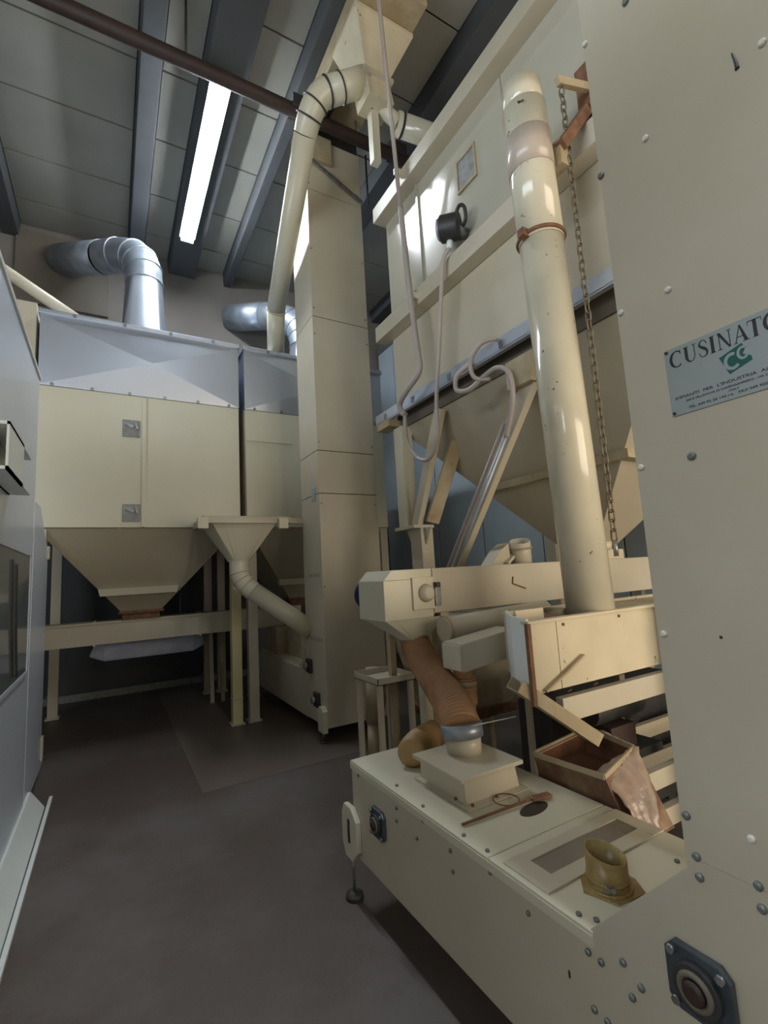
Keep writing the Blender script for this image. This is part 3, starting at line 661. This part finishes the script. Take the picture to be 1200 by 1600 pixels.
# S
Sp = [(u+.0165, top-.009), (u+.014, top-.002), (u+.0085, top), (u+.0035, top-.004), (u+.003, top-.010), (u+.008, top-.0155), (u+.0135, top-.0205), (u+.0165, top-.0265), (u+.0145, top-.0335), (u+.0085, top-H), (u+.0035, top-.0335), (u+.001, top-.026)]
Sq = [(p.x, p.y) for p in smoothpath([(a, b, 0) for a, b in Sp], 5)]
ink.stroke(Sq, lambda tt, dx, dy: TN+(TK-TN)*max(0, 1-abs(tt-.5)*3.2)); u += .0225
# I
ink.stroke([(u+.005, top), (u+.005, bot)], lambda *a: TK); serif(u, u+.010, top-.001); serif(u, u+.010, bot); u += .0155
# N
ink.stroke([(u+.003, top), (u+.003, bot)], lambda *a: TN); ink.stroke([(u+.022, top), (u+.022, bot)], lambda *a: TN); ink.poly([(u, top), (u+.006, top), (u+.0228, bot), (u+.019, bot)])
serif(u, u+.005, top-.001); serif(u-.001, u+.007, bot); serif(u+.018, u+.026, top-.001); u += .0295
# A
ink.stroke([(u+.012, top), (u+.002, bot)], lambda *a: TN); ink.poly([(u+.0105, top), (u+.0135, top), (u+.0245, bot), (u+.018, bot)]); ink.stroke([(u+.006, bot+.012), (u+.018, bot+.012)], lambda *a: TN)
serif(u-.001, u+.006, bot); serif(u+.015, u+.027, bot); u += .0255
# T
ink.stroke([(u+.012, top), (u+.012, bot)], lambda *a: TK); ink.stroke([(u, top-.001), (u+.024, top-.001)], lambda *a: TN)
ink.poly([(u, top), (u+.0012, top), (u+.0005, top-.008), (u, top-.009)]); ink.poly([(u+.0228, top), (u+.024, top), (u+.024, top-.009), (u+.0235, top-.008)]); serif(u+.007, u+.017, bot); u += .027
# O
ink.stroke(arc(u+.0145, top-H/2, .0130, H/2, 0, 360, 32), vert)
ink.build('lettering', INK, np_)
# green emblem: rhombus with two interlocked C shapes
cu, cv = .126, -.079
gm = Ink()
ga = math.radians(0)
def E2(a, b): return (cu+a, cv+b)
gm.poly([(.108,-.062), (.151,-.048), (.156,-.060), (.150,-.070), (.164,-.080), (.165,-.089), (.123,-.103)], .0005)
gm.build('emblem', GREEN, np_)
gw = Ink()
gw.stroke(arc(.131, -.078, .0125, .0150, 65, 320), lambda tt, dx, dy: .0065, .0010)
gw.stroke(arc(.151, -.068, .0085, .0115, 50, 330), lambda tt, dx, dy: .0050, .0010)
gw.build('emblem_letter', PLATE, np_)
def text(s, size, uc, v, mat_, parent, fit):
    cu_ = bpy.data.curves.new('t', 'FONT'); cu_.body = s; cu_.size = size; cu_.align_x = 'CENTER'; cu_.extrude = .0003
    o = bpy.data.objects.new('t', cu_); COL.objects.link(o); bpy.context.view_layer.update()
    me = bpy.data.meshes.new_from_object(o); bpy.data.objects.remove(o)
    xs_ = [p.co.x for p in me.vertices]; k = fit/(max(xs_)-min(xs_))
    off = parent.parent.location
    for p in me.vertices:
        a, b, c = p.co; q = PP(uc+a*k, v+b, .0006+c); p.co = V(*q)-off
    me.materials.append(mat_); ob = bpy.data.objects.new('lettering', me); COL.objects.link(ob); ob.parent = parent
text("IMPIANTI  PER  L'INDUSTRIA  ALIMENTARE", .0088, .130, -.120, INK, np_, .236)
text("35010 VILLANOVA DI CAMPOSAMPIERO - VIA CAVINAZZO", .0062, .128, -.130, INK, np_, .190)
text("ITALY", .0055, .126, -.138, INK, np_, .018)
text("TEL. 049 92 20 144 r.a.   FAX 049 922 07 78", .0072, .122, -.147, INK, np_, .170)
for uu, vv in ((.006, -.006), (.006, -.149), (.254, -.006), (.254, -.149)):
    q = PP(uu, vv); G().tube([q, (q[0]-.003, q[1], q[2])], .0035, 10).build('rivet', DARK, np_)

# ---------------------------------------------------------------- things on the near boot box
t = thing('inlet_hood', 'cream boxy inlet hood with round collar on the near boot box', 'hood', (1.4, 1.82, .65))
hd = [rect(1.235, 1.570, 1.60, 1.99, .651), rect(1.235, 1.570, 1.60, 1.99, .657), rect(1.255, 1.545, 1.635, 1.965, .662), rect(1.25, 1.53, 1.64, 1.95, .755)]
G().loft(hd).build('hood_body', CREAM, t, .002)
B(1.215, 1.555, 1.61, 1.965, .755, .772).build('top_plate', CREAM, t, .004)
G().pipe([(1.42, 1.84, .772), (1.42, 1.84, .85)], .080).build('collar', CREAM, t)
G().hexa([(1.53,1.66,.66),(1.60,1.70,.66),(1.60,1.72,.66),(1.53,1.72,.66)], [(1.53,1.66,.755),(1.545,1.68,.755),(1.545,1.72,.755),(1.53,1.72,.755)]).build('side_fin', CREAM, t)
for x, y in ((1.25, 1.70), (1.27, 1.618), (1.40, 1.618)): G().cyl((x, y, .657), (x, y, .668), .007, 6).build('flange_bolt', RUST, t)
t = thing('hand_rake', 'thin rusty rod tool with wire ring lying by the hood', 'tool', (1.36, 1.52, .656))
G().cyl((1.15, 1.535, .6585), (1.52, 1.515, .664), .0055, 8).build('rod', RUST, t)
G().bar((1.49, 1.515, .664), (1.58, 1.500, .664), .035, .010).build('blade', RUST, t, .003)
G().ring((1.41, 1.575, .662), (0, 0, 1), .052, .0022, 28, 6).build('wire_ring', RUST, t)
t = thing('pipe_stub', 'short olive-yellow pipe collar with clamp standing on the near lid', 'pipe', (1.29, 1.02, .65))
c = (1.29, 1.03)
n = 32; out_ = [[], [], []]
G().prism([(c[0]-.075+.02, c[1]-.07), (c[0]+.05, c[1]-.085), (c[0]+.085, c[1]-.03), (c[0]+.07, c[1]+.06), (c[0]-.03, c[1]+.075), (c[0]-.085, c[1]+.02)], 'z', .6505, .655).build('glue_patch', OLIVE, t)
ro = .058; rings = []
for r_, top_ in ((ro, 1), (ro-.004, 1)):
    rings.append([(c[0]+r_*math.cos(2*math.pi*k/n), c[1]+r_*math.sin(2*math.pi*k/n), .652) for k in range(n)])
    rings.append([(c[0]+r_*math.cos(2*math.pi*k/n), c[1]+r_*math.sin(2*math.pi*k/n), .742+.012*math.sin(2*math.pi*k/n)-.006*math.cos(2*math.pi*k/n)) for k in range(n)])
G().loft([rings[0], rings[1], rings[3], rings[2]], cap=False, smooth=True).build('collar_wall', OLIVE, t)
G().tube([(c[0], c[1], .672), (c[0], c[1], .684)], .0605, 32).build('hose_clamp', OLIVE, t)
G().pipe([(c[0], c[1], .6505), (c[0], c[1], .662)], .068, .012, 32).build('base_ring', OLIVE, t)
for a in (215, 228): 
    x, y = c[0]+.066*math.cos(math.radians(a)), c[1]+.066*math.sin(math.radians(a)); G().cyl((x, y, .678), (x-.006, y-.006, .678), .008, 8).build('clamp_screw', STEEL, t)
# hose offcut
p_ = resample(bez((1.29, 2.09, .722), (1.36, 2.17, .722), (1.44, 2.22, .722), (1.54, 2.25, .722), 30), .006)
t = thing('hose_offcut', 'tan corrugated hose end lying behind the inlet hood', 'hose', (1.45, 2.2, .65))
rr = hose_r(len(p_), .066, .006); rr[0] = .045; rr[1] = .058
G().tube(p_, rr, 24).build('hose_wall', HOSET, t)

# ---------------------------------------------------------------- dust bin beside the box
t = thing('catch_bin', 'stained tin catch bin with crumpled plastic bag below the chute', 'bin', (1.86, 1.42, .5))
bt = [(1.72,1.23,.53),(1.97,1.23,.53),(1.97,1.66,.56),(1.72,1.66,.56)]
tp = [(1.71,1.33,.752),(1.96,1.36,.80),(2.00,1.62,.81),(1.71,1.70,.735)]
def ins(P, k, dz=0):
    c = sum((V(*p) for p in P), V(0,0,0))/4; return [tuple(c+(V(*p)-c)*k+V(0,0,dz)) for p in P]
G().loft([bt, tp], cap=False).build('bin_wall', BIN, t)
G().loft([ins(bt, .97, .004), ins(tp, .97)], cap=False).loft([tp, ins(tp, .97)], cap=False).build('bin_lining', DUST, t)
G().add(bt+ins(bt, 1, .006), [(0,1,2,3),(4,5,6,7),(0,1,5,4),(1,2,6,5),(2,3,7,6),(3,0,4,7)]).build('bin_floor', BIN, t)
m1 = [V(*a).lerp(V(*b), .62) for a, b in zip(bt, tp)]; m1 = ins(m1, .975)
rows = []; NN = 9
for i in range(NN):
    rows.append([(V(*m1[0]).lerp(V(*m1[1]), j/(NN-1))).lerp(V(*m1[3]).lerp(V(*m1[2]), j/(NN-1)), i/(NN-1))+V(0, 0, random.uniform(-.006, .006)-.03*((j/(NN-1)-.5)**2)) for j in range(NN)])
G().add([p for r in rows for p in r], [(i*NN+j, i*NN+j+1, (i+1)*NN+j+1, (i+1)*NN+j) for i in range(NN-1) for j in range(NN-1)], True).build('dust_load', DUST, t)
rim = G()
for a, b in zip(tp, tp[1:]+tp[:1]): rim.bar(a, b, .008, .022)
rim.build('rim', CREAMD, t)
# crumpled bag hanging over the near corner
rng = random.Random(3); g = G(); cols, rws = 13, 12; vs = []
for j in range(rws):
    v_ = j/(rws-1)
    for i in range(cols):
        q = i/(cols-1)
        base = V(1.712, 1.38, .758).lerp(V(1.97, 1.355, .81), q)
        drop = V(1.735, 1.225, .60).lerp(V(1.83, 1.20, .565), q)
        p = base.lerp(drop, v_)+V(0, -.028*math.sin(math.pi*v_), .0)
        p += V(rng.uniform(-.006, .006), rng.uniform(-.010, .004), rng.uniform(-.006, .006))+V(0, -.014*math.sin(q*16+v_*2), 0)*v_
        vs.append(p)
for j in range(rws): 
    for i in range(cols): pass
fs = [(j*cols+i, j*cols+i+1, (j+1)*cols+i+1, (j+1)*cols+i) for j in range(rws-1) for i in range(cols-1)]
b_ = g.add(vs, fs, True).build('plastic_bag', BAG, t)
sd = b_.modifiers.new('thick', 'SOLIDIFY'); sd.thickness = .0025
G().bar((1.88, 1.60, .50), (1.88, 1.30, .50), .05, .05).bar((1.72, 1.45, .48), (2.16, 1.49, .48), .05, .04).build('hanger_bar', CREAMD, t)

# chute from trough to bin
t = thing('discharge_chute', 'open dusty cream chute sloping from trough end into the tin bin', 'chute', (1.62, 1.48, .95))
a = V(1.50, 1.58, 1.08); b = V(1.80, 1.45, .835); d = (b-a).normalized(); sx = V(.30, .95, 0); sx = (sx-d*sx.dot(d)).normalized(); nn = d.cross(sx).normalized()
if nn.z < 0: nn = -nn
def qd(p, s_, h_): return p+sx*s_+nn*h_
def slab(g, s0, s1, h0, h1):
    g.hexa([qd(a, s0, h0), qd(a, s1, h0), qd(a, s1, h1), qd(a, s0, h1)], [qd(b, s0, h0), qd(b, s1, h0), qd(b, s1, h1), qd(b, s0, h1)])
g = G(); slab(g, -.06, .06, -.004, 0); slab(g, -.062, -.056, -.004, .05); slab(g, .056, .062, -.004, .05); g.build('channel', CREAMD, t)
g = G(); slab(g, -.05, .05, .001, .006); g.build('residue', MUD, t)

# ---------------------------------------------------------------- vibrating trough and frame
t = thing('vibrating_trough', 'cream rectangular sifter trough with chipped rim under the fat pipe', 'conveyor', (2.4, 1.65, 0))
B(1.535, 1.715, 1.50, 1.515, 1.060, 1.352).build('end_side_panel', CREAMR, t, .003)
B(1.719, 3.5, 1.50, 1.515, 1.060, 1.352).build('side_panel', CREAMR, t, .003)
B(1.80, 3.5, 1.90, 1.915, 1.060, 1.352).build('side_panel', CREAM, t)
G().prism([(1.54, 1.515), (3.5, 1.515), (3.5, 1.90), (1.80, 1.90), (1.61, 1.66)], 'z', 1.060, 1.075).build('floor_pan', CREAMD, t)
G().prism([(1.535, 1.50), (1.548, 1.50), (1.618, 1.655), (1.815, 1.90), (1.80, 1.90), (1.60, 1.66)], 'z', 1.03, 1.372).build('end_panel', CABE, t)
rm = G().box(1.53, 3.5, 1.485, 1.53, 1.350, 1.364).box(1.80, 3.5, 1.885, 1.93, 1.350, 1.364)
rm.build('rim', CREAMR, t, .003)
G().prism([(1.57, 1.53), (1.97, 1.53), (1.97, 1.885), (1.82, 1.885), (1.63, 1.66)], 'z', 1.335, 1.345).build('lid', RUST, t)
B(2.25, 3.5, 1.53, 1.885, 1.335, 1.347).build('lid', CREAMD, t)
B(1.525, 1.545, 1.485, 1.503, 1.02, 1.355).build('corner_angle', RUST, t)
G().prism([(1.63, 1.345), (1.80, 1.345), (1.80, 1.395), (1.615, 1.395)], 'y', 1.64, 1.652).build('rear_plate', CREAMR, t, .002)
G().bar((1.60, 1.488, 1.070), (1.86, 1.488, 1.185), .010, .022, (0,1,0)).build('scraper_strip', CREAMD, t)
for k in range(5): G().cyl((1.76+k*.4, 1.50, 1.33), (1.76+k*.4, 1.494, 1.33), .007, 8).build('rivet', RUST, t)
for x in (1.80, 1.98, 2.6, 3.3):
    for y in (1.54, 1.86): G().tube([(x+.012*math.cos(k*1.05), y+.012*math.sin(k*1.05), .935+k*.0035) for k in range(36)], .003, 6).build('spring', RUST, t)
t = thing('support_frame', 'cream beam frame carrying the sifter trough, dark gaps between beams', 'frame', (2.5, 1.7, 0))
for z0, z1, xa in ((.925, 1.045-.02, 1.69), (.505, .590, 2.02), (.325, .408, 1.80)):
    for y in (1.48, 1.90): B(xa+(.5 if y > 1.6 else 0), 3.5, y, y+.04, z0, z1).build('beam', CREAM, t, .003)
for x in (2.62, 3.4):
    for y in (1.522, 1.86): B(x, x+.05, y, y+.04, 0, .925).build('post', CREAM, t)
G().tube(resample([V(2.60, 1.80, .72), V(2.25, 1.72, .66), V(2.22, 1.715, .655)], .008), .05, 12).build('rear_tube', DARK, t)
t = thing('ribbed_hose', 'pale ribbed hose end lying in the dark gap beyond the bin', 'hose', (2.35, 1.70, .59))
p_ = resample([V(2.14, 1.66, .68), V(2.42, 1.76, .71)], .004)
G().tube(p_, hose_r(len(p_), .055, .004), 20).build('hose_wall', HOSEW, t)
t = thing('gear_motor', 'dark gear motor hidden inside the beam frame', 'motor', (2.5, 1.75, .41))
B(2.1, 2.55, 1.60, 1.84, .60, .64).build('base', DARK, t)
G().cyl((2.15, 1.74, .83), (2.55, 1.74, .83), .075, 20).build('body', DARK, t, .008)
B(2.20, 2.40, 1.64, 1.84, .64, .76).build('gearbox', BROWN, t, .01)

t = thing('dark_filler_box', 'added dark box that darkens the gap behind the beam frame', 'filler', (2.9, 2.15, .04))
B(2.2, 3.4, 2.02, 2.28, .04, .82).build('casing', DARK, t, .01)  # dark box added so the space between the beams stays dark
G().ring((2.7, 2.02, .5), (0, 1, 0), .2, .02).build('filler_ring', GREYBOLT, t)
for x in (2.3, 3.3): B(x-.04, x+.04, 2.05, 2.25, 0, .04).build('foot', DARK, t)
# secondary trough and tube behind
t = thing('side_spout_box', 'slanted cream spout box with orange sleeve left of the sifter', 'spout', (1.65, 2.05, 1.0))
sl = .09
g = G().hexa([(1.56,1.98,1.078),(1.95,1.98,1.115),(1.95,2.14,1.115),(1.56,2.14,1.078)], [(1.56,1.98,1.218),(1.95,1.98,1.262),(1.95,2.14,1.262),(1.56,2.14,1.218)])
g.build('spout_body', CREAM, t, .004)
B(1.548, 1.56, 1.985, 2.135, 1.085, 1.21).build('end_cap', CREAML, t, .003)
G().cyl((1.63, 2.06, 1.11), (1.63, 2.06, 1.02), .055, 24).build('sleeve', HOSET, t)
p_ = resample([V(1.63, 2.06, 1.05), V(1.63, 2.06, .90)], .004)
G().tube(p_, hose_r(len(p_), .056, .003), 24).build('orange_sleeve', HOSE, t)
G().cyl((1.63, 2.06, .995), (1.63, 2.06, 1.02), .060, 24).build('sleeve_clamp', CREAMD, t)
G().cyl((1.63, 2.06, .90), (1.63, 2.06, .652), .045, 20).build('drop_tube', CREAMD, t)
t = thing('horizontal_tube', 'pale thick tube lying between conveyor and spout box', 'pipe', (1.85, 2.25, 1.27))
G().cyl((1.66, 2.26, 1.262), (2.45, 2.22, 1.30), .070, 28).build('tube_wall', CREAM, t)
G().ring((1.67, 2.26, 1.262), (1, 0, 0), .071, .007).build('end_ring', CREAMD, t)
for x in (2.2, 2.4): B(x-.02, x+.02, 2.16, 2.20, 0, 1.235).build('leg', CREAM, t)

# hopper-like duct in the dim background
t = thing('background_hopper', 'dim dusty cream hopper under the conveyors', 'hopper', (2.35, 2.9, 0))
G().loft([rect(1.95, 3.0, 2.80, 3.45, 1.25), rect(2.15, 2.75, 2.9, 3.35, .55)]).build('cone', CREAMD, t, .01)
for x in (1.98, 2.95):
    for y in (2.83, 3.42): B(x-.025, x+.025, y-.025, y+.025, 0, 1.24).build('leg', CREAMD, t)
B(2.10, 2.80, 2.85, 3.40, .50, .56).build('outlet_flange', RUST, t)
t = thing('tray_stand', 'small cream open tray on thin legs between conveyor and tower', 'stand', (1.86, 3.3, 0))
g = G().box(1.72, 2.05, 3.2, 3.6, .78, .785).box(1.72, 2.05, 3.2, 3.205, .78, .83).box(1.72, 1.725, 3.2, 3.6, .78, .83).box(2.045, 2.05, 3.2, 3.6, .78, .83).box(1.72, 2.05, 3.595, 3.6, .78, .83)
g.build('tray', CREAM, t)
for x in (1.99, 2.02): 
    pass
for x, y in ((2.02, 3.23), (2.02, 3.57), (1.75, 3.57), (1.75, 3.23)): B(x-.018, x+.018, y-.018, y+.018, 0, .78).build('leg', CREAM, t)
t = thing('floor_funnel', 'small dusty cone pipe beneath the open tray', 'funnel', (2.0, 3.7, 0))
G().tube([(1.95, 3.75, .35), (2.02, 3.70, .78)], [.06, .13], 20).build('cone', CREAMD, t)
G().tube([(1.95, 3.75, 0), (1.95, 3.75, .35)], .05, 16).build('stem', CREAMD, t)

# ---------------------------------------------------------------- left cabinet
t = thing('control_cabinet', 'large silver-white cabinet along the left edge with smoked window', 'cabinet', (-.9, 2.6, 0))
cx0, cx1 = -1.35, -.50
B(cx0, cx1-.01, .3, 4.36, .06, 3.24).build('body', CABM, t)
for a, b in ((.3, 2.55), (2.555, 4.36)):
    B(cx1-.01, cx1, a, b, .14, 3.24).build('side_panel', CABM, t, .004)
B(cx0, cx1+.01, .3, 4.37, 3.24, 3.27).build('top_cap', CABE, t)
G().prism([(cx1-.02, 0), (cx1+.10, 0), (cx1+.10, .012), (cx1+.012, .14), (cx1-.02, .14)], 'y', .3, 4.62).build('skirting', CABE, t, .003)
G().bar((cx1+.112, .6, .012), (cx1+.125, 4.78, .012), .022, .022).build('floor_trim', CABE, t)
w_ = B(cx1-.004, cx1+.006, 2.9, 4.20, 1.07, 1.86).build('window', GLASS, t, .002)
B(cx1-.009, cx1-.004, 2.9, 4.20, 1.07, 1.86).build('window_backing', WELL, w_)
fr = G()
for a in ((2.88, 4.22, 1.86, 1.885), (2.88, 4.22, 1.045, 1.07), (4.20, 4.22, 1.07, 1.86)): fr.box(cx1, cx1+.010, *a)
fr.build('window_frame', CABM, w_)
for y, z0, z1 in ((3.45, 1.12, 1.80), (3.60, 1.10, 1.78)): G().tube(smoothpath([(cx1+.008, y, z1), (cx1+.008, y+.05, (z0+z1)/2), (cx1+.008, y+.16, z0)]), .009, 8).build('hanging_strap', DARK, w_)
t = thing('wall_box', 'white open-fronted box mounted on the left cabinet side', 'box', (-.45, 3.0, 2.15))
g = G().box(-.50, -.40, 2.60, 3.30, 2.15, 2.165).box(-.50, -.40, 2.60, 3.30, 2.355, 2.37).box(-.41, -.40, 2.60, 3.02, 2.15, 2.37).box(-.50, -.49, 2.60, 3.30, 2.15, 2.37)
g.build('shell', CABE, t)
G().prism([(2.66, 2.165), (3.28, 2.165), (3.28, 2.355), (2.66, 2.355)], 'x', -.49, -.485).build('back_liner', CREAM, t)
t = thing('side_cabinet', 'narrow grey panel cabinet behind the large silver-white one', 'cabinet', (-.8, 5.0, 0))
B(-1.2, -.505, 4.42, 5.38, .08, 1.98).build('body', CABM, t, .005)
G().prism([(4.42, 1.98), (5.38, 1.98), (4.75, 2.30), (4.42, 2.30)], 'x', -1.2, -.505).build('sloped_top', CABM, t, .005)
B(-.515, -.49, 5.33, 5.42, .15, .34).build('hinge', CREAM, t, .006); B(-.515, -.49, 5.33, 5.42, 1.90, 2.02).build('hinge', CREAM, t, .006)
for y in (4.5, 5.3): B(-1.1, -.55, y-.04, y+.04, 0, .08).build('plinth', DARK, t)
tag(B(-1.05, -.705, 5.75, 6.3, 0, 4.60).build('casing_column', CREAM, None, .006), 'beige casing column beside the left silver hood', 'column')
t = thing('slanting_pipe', 'cream pipe slanting down behind the left silver hood', 'pipe', (-.8, 6.2, 4.9))
G().cyl((-1.75, 6.2, 5.56), (-.25, 6.2, 4.64), .065, 18).build('run', CREAM, t)
